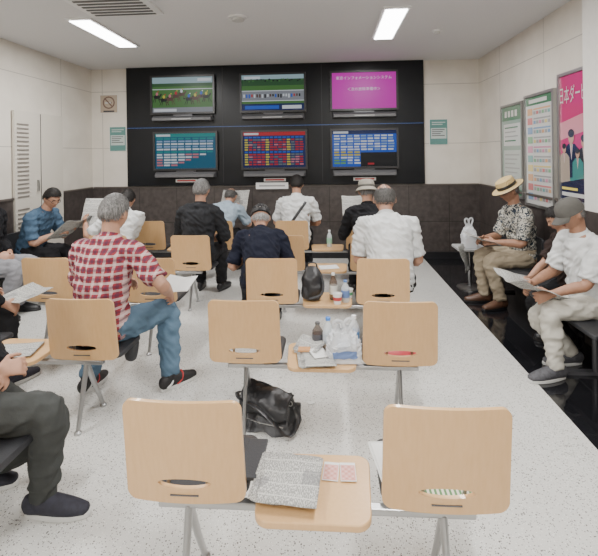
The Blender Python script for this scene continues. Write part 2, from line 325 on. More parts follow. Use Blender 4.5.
def content(k):
    R=random.Random(k+3); w,h=SW/2,SH/2; L=[('r',-w,-h,w,h,E['dark'])]
    def r(x0,y0,x1,y1,m,l=1): L.append(('r',x0*w,y0*h,x1*w,y1*h,E[m],l))
    def e(x,y,a,b,m,l): L.append(('e',x*w,y*h,a,b,E[m],l))
    if k==0:
        r(-1,.62,1,1,'sky'); r(-1,.48,1,.66,'dgr',2); r(-1,-1,1,.50,'grn'); r(-1,.30,1,.34,'wht',2); r(-1,-1,1,-.72,'lav',2)
        for i in range(9):
            x=-.84+i*.205+R.uniform(-.03,.03); y=-.10+R.uniform(-.2,.16); c=R.choice(['dark','brn','dark','brn']); X0=x*w; Y0=y*h
            e(x,y,.050,.030,c,3); L.append(('p',[(X0+.03,Y0),(X0+.068,Y0+.055),(X0+.085,Y0+.04),(X0+.052,Y0-.012)],0,0,0,E[c],3))
            for q,s_ in ((-.036,-.03),(-.02,-.012),(.024,.02),(.038,.045)): L.append(('p',[(X0+q,Y0-.012),(X0+q+.012,Y0-.012),(X0+q+s_+.008,Y0-.088),(X0+q+s_,Y0-.088)],0,0,0,E[c],3))
            L.append(('p',[(X0-.045,Y0+.01),(X0-.085,Y0+.02),(X0-.08,Y0-.01)],0,0,0,E[c],3))
            m=R.choice(['wht','red','blue','yel','pink']); e(x+.01,y+.17,.020,.026,m,4); e(x+.05,y+.30,.010,.010,R.choice(['wht','red','yel']),5)
        r(.5,.76,.95,.92,'wht',5); r(-.95,-.95,-.2,-.80,'wht',5)
    elif k==1:
        r(-1,.72,1,1,'sky'); r(-1,.38,1,.76,'dgr',2); r(-1,.10,1,.40,'grn',2); r(-1,-.45,1,.12,'lav'); r(-1,-1,1,-.45,'grn')
        for i in range(30): e(-.95+i*.065,.70+R.uniform(-.06,.06),.014,.012,R.choice(['dgr','dark','grn']),3)
        r(-1,.09,1,.13,'wht',3); r(-1,-.48,1,-.44,'wht',3); r(-1,-1,1,-.62,'navy',3)
        for i in range(22): r(-.95+i*.085,-.25+R.uniform(-.05,.05),-.95+i*.085+.05,-.08,R.choice(['dark','blue','wht','red','brn']),3)
        r(-.9,-.92,.2,-.72,'blue',4); r(.3,-.92,.92,-.72,'wht',4); r(-.92,.78,-.4,.92,'wht',4)
    elif k==2: r(-1,-1,1,1,'mag')
    else:
        r(-1,-1,1,1,{3:'tbl',4:'navy',5:'blue'}[k]); r(-1,.8,1,1,{3:'teal',4:'red',5:'navy'}[k],2); r(-.97,.84,-.5,.96,'wht',3)
        nx,ny={3:(8,11),4:(14,12),5:(9,11)}[k]; dx=1.9/nx; dy=1.66/ny
        for j in range(ny):
            for i in range(nx):
                x0=-.95+i*dx; y0=.66-j*dy; m=None
                if k==3:
                    if j in (0,5): m='teal'
                    elif j<5: m='pal' if j%2 else 'wht'
                    else:
                        if i>=nx-(j-5)*1.1: continue
                        m=R.choice(['wht','pink','wht'])
                if k==4: m='blue' if j in(0,6) else ('yel' if i%5==0 else R.choice(['pink','red','red','red','gry']))
                if k==5:
                    if j>5 and i>3: continue
                    m='lg' if (j>8 and i<2) else ('yel' if j in (6,7) else R.choice(['wht','wht','pal']))
                r(x0,y0,x0+dx*R.uniform(.72,.93),y0+dy*.6,m,4)
        if k==5: r(-.12,-1,1,-.22,'dark',3); r(.1,-.9,.3,-.8,'red',5)
    return L
SCR=[(182,95,'upper left wall monitor showing a horse race'),(272.5,93,'upper middle wall monitor with a green race track scene'),(364,89,'upper right wall monitor with a plain magenta notice'),
 (185,151,'lower left wall monitor with teal headed stepped odds table'),(274,150,'lower middle wall monitor filled with a red and white table'),(364.5,148,'lower right wall monitor with blue table and black lower corner')]
zt=sum(PY(s[0],s[1],YB-.12).z for s in SCR[:3])/3; zb=sum(PY(s[0],s[1],YB-.12).z for s in SCR[3:])/3
BEZ=pm('bezel_black',(.02,.02,.022),.3)
for k,(px,py,la) in enumerate(SCR):
    x=PY(px,py,YB-.12).x; z=zt if k<3 else zb
    r=root('wall_monitor',(x,YB-.06,z),la,'screen','six wall monitors')
    mb=MB(); w,h=SW/2,SH/2; t=.03
    mb.box((0,-.03,h+t/2),(SW+2*t,.06,t)).box((0,-.03,-h-t/2),(SW+2*t,.06,t)).box((-w-t/2,-.03,0),(t,.06,SH)).box((w+t/2,-.03,0),(t,.06,SH)).box((0,-.015,0),(SW,.03,SH))
    ob('bezel',mb,BEZ,r,False)
    flat('display',content(k),basis((0,-.034,0),(1,0,0),(0,0,1)),r)
    if k==2:
        text('caption','東京インフォメーションシステム',.056,E['mpk'],basis((0,-.038,.19),(1,0,0),(0,0,1)),r); text('caption','＜次の放映準備中＞',.056,E['mpk'],basis((0,-.038,.02),(1,0,0),(0,0,1)),r)
    sb=MB().add([(-w,-.02,-h-.05),(w,-.02,-h-.05),(w-.02,-.12,-h-.09),(-w+.02,-.12,-h-.09),(-w,-.02,-h-.14),(w,-.02,-h-.14),(w-.02,-.12,-h-.13),(-w+.02,-.12,-h-.13)],[(0,1,2,3),(4,5,6,7),(3,2,6,7),(0,3,7,4),(1,2,6,5),(0,1,5,4)])
    ob('speaker_bar',sb,pm('speaker_grey',(.10,.10,.105),.5),r,False)
    ob('bracket',MB().box((0,-.02,-h-.04),(.3,.03,.03)),DKSTEEL,r,False)
    if k>2:
        q=ob('sticker',MB().box((0,-.01,-h-.19),(.34,.006,.05)),WHITEP,r,False)
        ob('marking',MB().box((0,-.0145,-h-.19),(.29,.002,.022)),pm('red_print',(.5,.05,.05),.6),q,False)
    else:
        ob('indicator',MB().box((0,-.122,-h-.11),(.3,.004,.012)),pm('grey_print',(.45,.45,.45),.5),r,False)
def sign(name,cat,label,px,py,w,h,items,plane='b',frame=None,texts=()):
    if plane=='b': p=PY(px,py,YB-.004); p.y=YB-.004; r=root(name,p,label,cat); M=basis((0,-.007,0),(1,0,0),(0,0,1)); bd=(w,.012,h)
    else: p=V(px); r=root(name,p,label,cat); M=basis((-.012,0,0),(0,-1,0),(0,0,1)); bd=(.02,w,h)
    if frame:
        mb=MB(); t=.03
        for s in (-1,1): mb.box((-.010,s*(w/2+t/2),0),(.036,t,h+2*t)).box((-.010,0,s*(h/2+t/2)),(.036,w,t))
        ob('frame',mb,frame,r,False)
    ob('backing',MB().box((0,0,0),bd),WHITEP,r,False); pr=flat('print',items,M,r)
    for t in texts:
        s,sz,m,x,y,sy=t; text('lettering',s,sz,m,M@MX.Translation((x,y,.007))@MX.Diagonal((1,sy,1,1)),r)
    return r
def K(n,c,r=.12): return pm(n,c,r,coat=.5)
tan=K('sign_tan',(.42,.34,.26)); redp=K('poster_red',(.50,.06,.07)); tealp=K('poster_teal',(.05,.20,.19)); inkp=K('poster_ink',(.04,.04,.05)); bluep=K('poster_blue',(.10,.20,.42))
magp=K('poster_pink',(.46,.04,.15)); orp=K('poster_orange',(.62,.32,.14)); grnp=K('poster_green',(.07,.17,.10)); navp=K('poster_navy',(.02,.025,.06)); yelp=K('poster_yellow',(.7,.57,.12)); pw=K('poster_white',(.56,.56,.54)); greyp=K('poster_grey',(.33,.33,.33))
brnp=K('sign_brown',(.16,.10,.08))
sign('no_smoking_sign','sign','tan no smoking sign on the cream wall left of screens',109,104,.29,.29,[('r',-.14,-.14,.14,.14,tan),('e',0,.02,.10,.10,brnp,1),('e',0,.02,.078,.078,tan,2),('r',-.06,.005,.05,.03,pw,3),('r',.035,.005,.05,.03,brnp,4),('p',[(-.075,.085),(-.06,.10),(.075,-.045),(.06,-.06)],0,0,0,brnp,5),('r',-.09,-.13,.09,-.105,inkp,2)])
tsg=K('notice_teal',(.10,.24,.22)); tg2=K('notice_pale',(.45,.52,.50))
rows=[('r',-.13,-.19,.13,.19,tsg),('r',-.115,-.1,.115,.06,tg2,1)]+[('r',-.1,.14-i*.03,.1-(i%2)*.04,.152-i*.03,tg2,1) for i in range(2)]+[('r',-.1,.03-i*.03,.09-(i%3)*.03,.04-i*.03,inkp,2) for i in range(4)]
sign('notice_sheet','sign','small teal and white notice left of the lower screens',118,139,.27,.39,rows)
sign('notice_sheet','sign','small teal and white notice right of the lower screens',438.5,132,.27,.39,rows)
p=PY(272,184,YB-.07); r=root('wall_notice',(p.x,YB-.045,WZ+.02),'wide white notice below the middle screens','sign')
ob('backing',MB().box((0,-.02,0),(.5,.012,.10)),WHITEP,r,False); flat('print',[('r',-.2,-.012,.2,.012,greyp,1)],basis((0,-.027,0),(1,0,0),(0,0,1)),r)
ALU=pm('alu_frame',(.40,.40,.39),.35,.8)
x=XR-.012
def wy(px,py): return PX(px,py,x)
def poster(px0,px1,pyt,pyb,label,fn,y1=None):
    A=wy(px0,pyt); B=wy(px1,pyt); ya=A.y; yb=B.y if y1 is None else y1; m=(px0+px1)/2; zt_=wy(m,pyt).z; zb_=wy(m,pyb).z; w=ya-yb; h=zt_-zb_
    it,tx=fn(w,h); return sign('poster_frame','poster',label,(x,(ya+yb)/2,(zt_+zb_)/2),None,w,h,it,'r',ALU,tx)
pgr=K('poster_pale_green',(.26,.34,.29))
def f1(w,h):
    L=[('r',-w/2,-h/2,w/2,h/2,pgr),('r',-w/2,h*.34,w/2,h/2,grnp,1),('r',-w/2,-h/2,w/2,-h*.44,grnp,1),('r',-w*.42,h*.05,w*.42,h*.30,pw,1),('r',-w*.42,-h*.40,w*.42,0,K('poster_soft_white',(.42,.46,.43)),1)]
    L+=[('r',-w*.36,-h*(.06+i*.05),w*(.36-.1*(i%3)),-h*(.045+i*.05),greyp,2) for i in range(7)]
    L+=[('r',-w*.36,h*(.25-i*.05),w*(.3-.1*(i%2)),h*(.265-i*.05),(grnp,greyp,greyp)[i%3],2) for i in range(4)]
    L+=[('r',-w*.35+i*w*.17,h*.38,-w*.35+i*w*.17+w*.11,h*.45,pw,2) for i in range(4)]
    return L,[]
def f2(w,h):
    L=[('r',-w/2,-h/2,w/2,h/2,pw),('r',-w/2,h*.42,w/2,h/2,grnp,1),('r',-w*.38,h*.44,w*.3,h*.475,pw,2)]
    cs=[K('pastel_orange',(.62,.36,.20)),K('pastel_red',(.56,.20,.20)),K('pastel_blue',(.22,.32,.48)),K('pastel_green',(.22,.40,.24)),K('pastel_pink',(.56,.26,.36)),K('pastel_teal',(.20,.38,.36)),K('pastel_yellow',(.64,.52,.22))]
    for i in range(10):
        y=h*(.36-i*.088); L.append(('r',-w*.44,y-h*.032,-w*.24,y+h*.032,cs[i%7],2)); L.append(('r',-w*.20,y+h*.014,w*.42,y+h*.028,greyp if i%2 else cs[i%7],2))
        for q in range(6): L.append(('r',-w*.20+q*w*.105,y-h*.028,-w*.20+q*w*.105+w*.085,y+h*.002,cs[(i*2+q)%7] if (i+q)%2 else greyp,2))
    return L,[]
def f3(w,h):
    sk=K('poster_skin',(.45,.28,.21)); lp=K('poster_light_pink',(.58,.25,.30)); be=K('poster_beige',(.34,.28,.23))
    L=[('r',-w/2,-h/2,w/2,h/2,magp),('p',[(-w*.5,-h*.02),(w*.5,h*.06),(w*.5,h*.20),(-w*.5,h*.12)],0,0,0,lp,1),('p',[(-w*.5,-h*.5),(w*.5,-h*.5),(w*.5,-h*.16),(-w*.5,-h*.24)],0,0,0,tealp,1.5),('p',[(-w*.5,-h*.5),(w*.5,-h*.5),(w*.5,-h*.30),(-w*.5,-h*.37)],0,0,0,navp,4)]
    for cx,cy,sc_,mt in ((-w*.14,-h*.0,1.05,navp),(w*.24,-h*.04,.9,inkp),(-w*.37,-h*.09,.7,be),(w*.05,-h*.13,.7,tealp)):
        a=w*.2*sc_; L+=[('p',[(cx-a*1.25,cy-h*.32),(cx-a*1.15,cy-a*1.1),(cx-a*.5,cy-a*.55),(cx+a*.5,cy-a*.55),(cx+a*1.15,cy-a*1.1),(cx+a*1.25,cy-h*.32)],0,0,0,mt,2),('p',[(cx-a*.22,cy-a*.55),(cx+a*.22,cy-a*.55),(cx,cy-a*1.9)],0,0,0,pw,3),
          ('p',[(cx-a*.06,cy-a*.7),(cx+a*.06,cy-a*.7),(cx,cy-a*1.8)],0,0,0,redp,3.2),('r',cx-a*.15,cy-a*.7,cx+a*.15,cy-a*.3,sk,3.4),('e',cx,cy,a*.42,a*.55,sk,3.5),('e',cx,cy+a*.33,a*.46,a*.34,inkp,3.7),('r',cx-a*.25,cy-.002,cx-a*.08,cy+.006,inkp,3.9),('r',cx+a*.08,cy-.002,cx+a*.25,cy+.006,inkp,3.9)]
    L+=[('r',-w*.45,-h*.47,w*.3,-h*.44,pw,5),('r',-w*.45,-h*.42,w*.05,-h*.40,yelp,5)]
    return L,[('日本ダービー',w*.172,pw,0.0,h*.33,1.9)]
poster(503,523,106,194,'green and white poster frame furthest along the right wall',f1)
poster(527,554,95,205,'tall white poster with coloured rows in the middle of the right wall',f2)
poster(561,583,74,200,'pink poster with white Japanese title and dark suited figures',f3,3.9)
# ---------------------------------------------------------------- benches
def rrect(w,h,r,n=8,taper=0):
    L=[]
    for cx,cy,a0 in ((w/2-r,h/2-r,0),(-w/2+r,h/2-r,90),(-w/2+r,-h/2+r,180),(w/2-r,-h/2+r,270)):
        for i in range(n+1):
            a=rad(a0+90*i/n); x=cx+r*math.cos(a); y=cy+r*math.sin(a); L.append((x*(1+taper*y/h),y))
    out=[]
    for i,p in enumerate(L):
        q=L[(i+1)%len(L)]; d=math.hypot(q[0]-p[0],q[1]-p[1]); k=max(1,int(d/.02))
        out+=[(p[0]+(q[0]-p[0])*j/k,p[1]+(q[1]-p[1])*j/k) for j in range(k)]
    return out
def backrest_mb(bx):
    w,h=.415,.376; out=rrect(w,h,.036,taper=-.03); hc=-.112; ha,hb=.094,.018; n=len(out); rings=6; vs=[];fs=[]
    def pos(x,z,t): 
        y=.45*x*x-.010-z*.14 ; return V((bx+x,y+t,.587+z))
    for t in (-.008,.008):
        for k in range(rings):
            f=(k/(rings-1))
            for (x,z) in out:
                a=math.atan2((z-hc)/hb,x/ha); ix,iz=ha*math.cos(a),hc+hb*math.sin(a)
                vs.append(pos(ix+(x-ix)*f,iz+(z-iz)*f,t))
    o=rings*n
    for k in range(rings-1):
        for j in range(n):
            a=k*n+j;b=k*n+(j+1)%n;c=(k+1)*n+(j+1)%n;d=(k+1)*n+j; fs+=[(a,b,c,d),(o+d,o+c,o+b,o+a)]
    for j in range(n):
        a,b=j,(j+1)%n; fs.append((a,b,o+b,o+a)); a,b=(rings-1)*n+j,(rings-1)*n+(j+1)%n; fs.append((b,a,o+a,o+b))
    return MB().add(vs,fs)
def seat_mb(bx):
    mb=MB(); out=rrect(.415,.32,.05); n=len(out); vs=[];fs=[]
    for (sc_,z) in ((.96,.388),(1,.392),(1,.408),(.97,.418),(.8,.421),(.4,.412)):
        for (x,y) in out: vs.append((bx+x*sc_,.215+y*sc_,z-(.012*math.cos(x/.22*PI/2) if z>.41 else 0)))
    for k in range(5): fs+=[(k*n+j,k*n+(j+1)%n,(k+1)*n+(j+1)%n,(k+1)*n+j) for j in range(n)]
    fs.append(list(range(n))[::-1]); fs.append([5*n+j for j in range(n)]); return mb.add(vs,fs)
def make_bench():
    r=root('bench',(0,0,0),'','bench')
    for s in (-1,1):
        bx=s*.443
        q=ob('backrest',backrest_mb(bx),WOOD,r); ob('maker_mark',MB().box((bx+.0,.0035,.432),(.10,.004,.005),R=MX.Rotation(rad(7),3,'X')),DKSTEEL,q,False)
        ob('seat',seat_mb(bx),VINYL,r)
        mb=MB()
        mb.tube([(bx-.07,.042,.50),(bx-.07,.045,.44),(bx-.07,.06,.385),(bx-.07,.22,.382),(bx+.07,.22,.382),(bx+.07,.06,.385),(bx+.07,.045,.44),(bx+.07,.042,.50)],.008,8)
        ob('bracket',mb,STEEL,r)
        for yy in (-.05,.24):
            ob('leg',MB().tube([(bx,.055,.36),(bx,(yy+.055)/2,.18),(bx,yy,.012)],[(.014,.022),(.012,.018),(.011,.014)],12,(1,0,0),cap=.3).lathe([(.020,0),(.020,.012),(.012,.02)],12,(bx,yy,0)),STEEL,r)
    ob('beam',MB().box((0,.055,.370),(1.10,.034,.024)),STEEL,r,False,.005)
    ob('table_top',MB().prism(rrect(.40,.33,.05,taper=.10),.398,.422,MX.Translation((0,.085,0))),WOOD,r,True,.004)
    ob('table_bracket',MB().box((0,.08,.390),(.12,.14,.018)),DKSTEEL,r,False)
    return r
ROWS=[1.48,2.50,3.51,4.51,5.51]
CX=([-.07,-.058,-.03,-.03,-.035],[-1.93,-1.915,-1.915,-1.90,-1.88])
ML=['nearest central wooden bench with newspaper and pink tickets on its table','second central wooden bench with plastic bag on its table','third central wooden bench, in front of the white shirted man','fourth central wooden bench, hidden behind the man in the white polo','furthest central wooden bench with a water bottle on its table']
LL=['nearest left wooden bench under the black jacketed person','left wooden bench where the red plaid shirt man sits','third left wooden bench just beyond the plaid shirt man','left wooden bench where the dark suited man sits','furthest left wooden bench near the screens']
bench=None
for cxs,labs in zip(CX,(ML,LL)):
    for i,y in enumerate(ROWS):
        b_=make_bench() if bench is None else tree(bench)
        if bench is None: bench=b_
        b_.location=(cxs[i],y,0); b_['label']=labs[i]; b_['category']='bench'; b_['group']='wooden beam benches'
def wallbench(x,y0,n,side,label):
    r=root('side_bench',(x,y0+n*.26,0),label,'bench','dark benches along the walls'); L=n*.52
    for i in range(n):
        yy=-L/2+.26+i*.52
        ob('seat',MB().prism(rrect(.42,.505,.02),.385,.415,MX.Translation((0,yy,0))),VINYL,r,True,.006)
        ob('backrest',MB().prism(rrect(.50,.26,.04),-.012,.012,basis((side*.215,yy,.60),(0,1,0),(0,0,1))),VINYL,r,True,.004)
    ob('beam',MB().box((.09*side,0,.36),(.24,L,.04)),DKSTEEL,r,False)
    for s in (-1,1): ob('leg',MB().tube([(0,s*L*.36,.35),(0,s*L*.36,.02)],.02,12).box((0,s*L*.36,.012),(.4,.05,.024)),DKSTEEL,r)
    return r
wallbench(1.88,2.92,5,1,'dark bench along the right wall under the three seated men')
wallbench(-3.48,3.6,3,-1,'dark bench along the left wall under the denim shirted man')
# ---------------------------------------------------------------- people
def sst(a,b,x): t=min(1,max(0,(x-a)/(b-a))); return t*t*(3-2*t)
def head_pt(x,y,z):
    lo=max(0,-z); px,py,pz=.077*x,.096*y,.118*z
    px*=1-.30*lo**1.6; 
    if y<0: py*=1-.42*sst(.15,.95,lo); px*=1+.05*(-y)*(1-lo)
    else:
        e=math.exp
        py*=.95
        nz=sst(.24,-.16,z) if z>-.16 else sst(-.30,-.18,z)
        py+=y*(.027*e(-(x/.13)**2)*nz+.006*e(-((z-.24)/.09)**2)*e(-(x/.5)**2)+.006*e(-(x/.28)**2-((z+.47)/.09)**2)+.016*e(-(x/.35)**2-((z+.9)/.25)**2))
        for sx in (-.37,.37): py-=.010*e(-((x-sx)/.16)**2-((z-.07)/.11)**2)
        for sx in (-.55,.55): px+=math.copysign(.004,sx)*e(-((x-sx)/.2)**2-((z+.15)/.2)**2)
    return V((px,py,pz))
def head_mb(off=None,n=44,m=30):
    vs=[];fs=[]
    for i in range(m+1):
        t=PI*i/m
        for j in range(n):
            a=2*PI*j/n; d=V((math.sin(t)*math.cos(a),math.sin(t)*math.sin(a),math.cos(t))); p=head_pt(*d)
            if off: p=p+d*off(d)
            vs.append(p)
    for i in range(m): fs+=[(i*n+j,i*n+(j+1)%n,(i+1)*n+(j+1)%n,(i+1)*n+j) for j in range(n)]
    return MB().add(vs,fs)
def interp(x,xs,ys):
    for i in range(len(xs)-1):
        if x<=xs[i+1]: return ys[i]+(ys[i+1]-ys[i])*max(0,(x-xs[i]))/(xs[i+1]-xs[i])
    return ys[-1]
def hmask(style,d):
    x,y,z=d; s=z-interp(y,[-1,-.45,-.1,.25,.55,1],[-.50,-.38,.02,.12,.47,.58])
    if style=='bald': s=min(s,.16-z)
    if style=='thin': s=min(s,.66-z+.25*max(0,y))
    return s
def hair_off(style,th):
    def f(d):
        x,y,z=d; k=sst(-.04,.20,hmask(style,d)); nz=noise.noise((x*7,y*7,z*7))*.004+noise.noise((x*22,y*22,z*12))*.003
        return -.010+(th+.010+nz)*k
    return f
def hair_mb(style,th,seed):
    mb=head_mb(hair_off(style,th),56,40); R=random.Random(seed); wh=V((0,-.40,.92))
    for i in range(1700):
        z=R.uniform(-.6,1); a=R.uniform(0,2*PI); q=math.sqrt(1-z*z); d=V((q*math.cos(a),q*math.sin(a),z)); s=hmask(style,d)
        if s<.02 and not (style=='thin' and z>.5 and R.random()<.45): continue
        k=sst(-.02,.2,s); p=head_pt(*d)+d*(th*k*.7+.001); t=d-wh; t=(t-d*t.dot(d)); t=(t.normalized() if t.length>.05 else V((1,0,0)))
        t=(t+V((R.uniform(-.4,.4),R.uniform(-.4,.4),R.uniform(-.3,.15)))).normalized(); t=(t-d*t.dot(d)).normalized()
        L=R.uniform(.016,.030)*(.6+.4*k); w=d.cross(t)*R.uniform(.0015,.003); p1=p+t*L*.5+d*.004; p2=p+t*L-d*R.uniform(-.003,.003)
        mb.add([p-w,p+w,p1+w*.8,p1-w*.8,p2],[(0,1,2,3),(3,2,4)])
    return mb
def ik(a,t,l1,l2,pole):
    a=V(a);t=V(t);d=t-a;L=d.length
    if L>.985*(l1+l2): t=a+d*(.985*(l1+l2)/L); d=t-a; L=d.length
    u=d/L; x=(l1*l1-l2*l2+L*L)/(2*L); h=math.sqrt(max(0,l1*l1-x*x)); p=V(pole); p=(p-u*p.dot(u)).normalized()
    return a+u*x+p*h,t
def hand(mb,w,f,n,s,curl,sc):
    n=(n-f*n.dot(f)).normalized(); t=f.cross(n)*s
    mb.tube([w-f*.02,w+f*.02,w+f*.06*sc,w+f*.09*sc],[(.024,.018),(.030,.016),(.040,.015),(.038,.012)],12,t)
    for i,L in enumerate((.070,.079,.074,.057)):
        p=w+f*.085*sc+t*(.032-.0215*i); d=(f+t*(.14-.09*i)).normalized(); ps=[p-d*.015,p]; 
        for q in range(3):
            d=(MX.Rotation(curl[q],3,d.cross(n).normalized())@d); p=p+d*L*sc*(.42,.32,.26)[q]; ps.append(p)
        mb.tube(ps,[.0095,.0095,.009,.0082,.0072],8)
    p=w+f*.02+t*.024; d=(f*.62+t*.75+n*.2).normalized(); p1=p+d*.042; p2=p1+(f*.9+t*.2+n*.35).normalized()*.034; p3=p2+(f*.9+n*.45).normalized()*.024
    mb.tube([p,p1,p2,p3],[.0125,.0115,.010,.008],8)
def person(label,x,y,face=0,seat=.42,lean=10,hunch=18,hp=20,hy=0,tilt=0,rh=(.13,.36,.64),lh=(-.13,.36,.64),rf=(.13,.42),lf=(-.13,.42),ra=-10,la=10,
        tm=None,sleeve=.62,tr=None,sh=None,so=None,hair='full',hm=None,hat=None,hatm=None,sc=1.,hs=1.,vox=.007,belly=0.,glasses=False,sk=None,fit=.012,collar=True,garment='shirt',curl=(.5,.7,.5),epole=(.45,-.5,-.7),seed=0,shw=.178,accent=None):
    sk=sk or SKIN; so=so or BLACKP; sh=sh or BLACKP
    r=root('person',(x,y,0),label,'person',rz=rad(face)); hip=V((0,0,seat+.10*sc)); X=V((1,0,0))
    def sp(s):
        if s<=0: return hip+V((0,0,s*sc))
        p=hip.copy(); n=24
        for i in range(n):
            a=rad(lean+hunch*((i+.5)/n*s/.5)); p+=V((math.sin(rad(tilt)),math.sin(a),math.cos(a)))*(s*sc/n)
        return p
    wk=shw/.178
    tor=[(-.06,.150,.105),(.03,.163,.118+belly),(.14,.148*wk,.110+belly*1.3),(.26,.156*wk,.114+belly*.6),(.37,.172*wk,.112),(.45,.160*wk,.090),(.50,.105,.072),(.54,.062,.060)]
    def torso(mb,e,upto=8):
        mb.tube([sp(t[0]) for t in tor[:upto]],[((t[1]+e)*sc,(t[2]+e)*sc) for t in tor[:upto]],24,X,cap=.4,sub=3)
    body=MB(); torso(body,0)
    an=rad((lean+hunch)*.55+hp*.45); hc=sp(.54)+V((math.sin(rad(tilt)),math.sin(an),math.cos(an)))*.145*sc
    HM=MX.Translation(hc)@MX.Rotation(rad(hy),4,'Z')@MX.Rotation(rad(-hp),4,'X')@MX.Scale(sc*hs,4)
    body.tube([sp(.49),sp(.54),HM@V((0,-.022,-.06)),HM@V((0,-.01,0))],[.066*sc,.058*sc,.054*sc,.05*sc],16,sub=2)
    hd=head_mb().xf(HM); body.add(hd.v,hd.f)
    for s in (-1,1): body.ell(HM@V((s*.081,-.008,-.005)),(.010,.020,.033),12,8,HM.to_3x3()@MX.Rotation(rad(s*-25),3,'Z'))
    arms={};legs={}
    for s,hnd,ft,fa in ((1,rh,rf,ra),(-1,lh,lf,la)):
        S=sp(.44)+X*s*shw*sc; E_,W=ik(S,hnd,.285*sc,.245*sc,V((s*epole[0],epole[1],epole[2]))); arms[s]=(S,E_,W)
        body.tube([sp(.44)+X*s*.08*sc,S,(S+E_)/2,E_,E_.lerp(W,.35),W],[.055*sc,.055*sc,.048*sc,.040*sc,.041*sc,.026*sc],14,sub=3)
        f=(W-E_).normalized(); hand(body,W,f,V((-s*.75,.1,-.45)),s,curl,sc*.98)
        Hj=hip+V((s*.092*sc,0.0,-.015)); K_,A=ik(Hj,(ft[0],ft[1],.095),.41*sc,.40*sc,V((ft[0]*.5-s*.02,1,.9))); legs[s]=(Hj,K_,A)
        body.tube([Hj,Hj.lerp(K_,.5),K_,K_.lerp(A,.35),A],[.085*sc,.073*sc,.055*sc,.054*sc,.036*sc],14,sub=3)
        fd=MX.Rotation(rad(fa),3,'Z')@V((0,1,0)); body.tube([A+V((0,0,-.03))-fd*.02,V((A.x,A.y,.045))+fd*.07,V((A.x,A.y,.035))+fd*.15],[.035,.034,.024],10)
        up=MB(); g=V((A.x,A.y,0)); sd=fd.cross(V((0,0,1)))
        up.tube([g-fd*.055+V((0,0,.055)),g+V((0,0,.06)),g+fd*.07+V((0,0,.048)),g+fd*.135+V((0,0,.038)),g+fd*.185+V((0,0,.032))],[(.034,.045),(.040,.05),(.045,.043),(.045,.032),(.033,.024)],16,sd,sub=3)
        up.tube([g+V((0,0,.05)),g+V((0,0,.105))-fd*.008],[.042,.041],14,cap=.2)
        for v in up.v: v.z=max(v.z,.014)
        so_=ob('shoe',up,sh,r)
        pl=[]
        for i in range(28):
            a=2*PI*i/28; ly=.068+.148*math.sin(a); lx=(.041+.008*math.sin(a))*math.cos(a)*(1-.25*max(0,-math.sin(a))); pl.append((lx,ly))
        ob('sole',MB().prism(pl,0,.024,basis(g,sd,fd)),so,so_,True,.004)
        if accent:
            for m_,yy,nm in ((accent[0],.045,'side_stripe'),(accent[1],-.035,'heel_tab')):
                q=MB()
                for e in (-1,1):
                    q.tube([g+sd*e*(.036)+fd*(yy-.01)+V((0,0,.03)),g+sd*e*(.040)+fd*(yy+.02)+V((0,0,.05)),g+sd*e*.028+fd*(yy+.035)+V((0,0,.078)),g+fd*(yy+.04)+V((0,0,.090))],[.007]*4,8,sub=2)
                ob(nm,q,m_,so_)
        else:
            q=MB()
            for e in range(3):
                yy=.055+e*.022; q.tube([g+sd*-.022+fd*yy+V((0,0,.083-e*.008)),g+fd*yy+V((0,0,.092-e*.008)),g+sd*.022+fd*yy+V((0,0,.083-e*.008))],[.0035]*3,6)
            q.tube([g+fd*.05+V((0,0,.09)),g+fd*.10+V((0,0,.078))],[.003]*2,6)
            ob('laces',q,so if so is not BLACKP else DKSTEEL,so_)
    link('body',remesh(body,[sk],vox,3),r)
    if hair:
        th={'full':.015,'bald':.007,'thin':.009}[hair]; ob('hair',hair_mb(hair,th,seed).xf(HM),hm or HGREY,r)
    for s in (-1,1):
        p=head_pt(s*.35,.93,.07); ob('eye',MB().ell(p+V((0,-.002,0)),(.0125,.006,.0055),10,6).xf(HM),EYE,r)
        ob('eyebrow',MB().tube([head_pt(s*.2,.95,.22)+V((0,.001,0)),head_pt(s*.4,.89,.27)+V((0,.001,0)),head_pt(s*.55,.80,.22)],[.003,.004,.002],6).xf(HM),hm or HGREY,r)
    ob('mouth',MB().ell(head_pt(0,.9,-.47)+V((0,.001,0)),(.022,.005,.005),12,6).xf(HM),LIP,r)
    if glasses:
        g=MB()
        for s in (-1,1):
            c=head_pt(s*.37,.9,.07)+V((0,.016,0)); pts=[c+V((.024*math.cos(a),-.0,.018*math.sin(a))) for a in [2*PI*i/16 for i in range(17)]]
            g.tube(pts,.0022,6).tube([c+V((s*.024,0,0)),V((s*.082,0,.012))],.0022,6)
        g.tube([head_pt(-.37,.9,.07)+V((.024,.016,.003)),head_pt(.37,.9,.07)+V((-.024,.016,.003))],.0022,6)
        ob('glasses',g.xf(HM),BLACKP,r)
    S_=MB(); torso(S_,fit+.006,7)
    for s in (-1,1):
        S,E_,W=arms[s]; e=fit
        base=[(sp(.44)+X*s*.07*sc,.062*sc+e),(S,.060*sc+e),((S+E_)/2,.053*sc+e)]
        if sleeve<1: q=S.lerp(E_,sleeve+.2); base=base[:2]+[(S.lerp(E_,.4),.055*sc+e),(q,.052*sc+e+.006)]
        else: base+=[(E_,.046*sc+e),(E_.lerp(W,.4),.043*sc+e),(E_.lerp(W,.93),.032*sc+e)]
        S_.tube([b[0] for b in base],[b[1] for b in base],16,sub=3,cap=.12)
    sb=link(garment,remesh(S_,[tm],max(vox,.008),4,.014,seed),r)
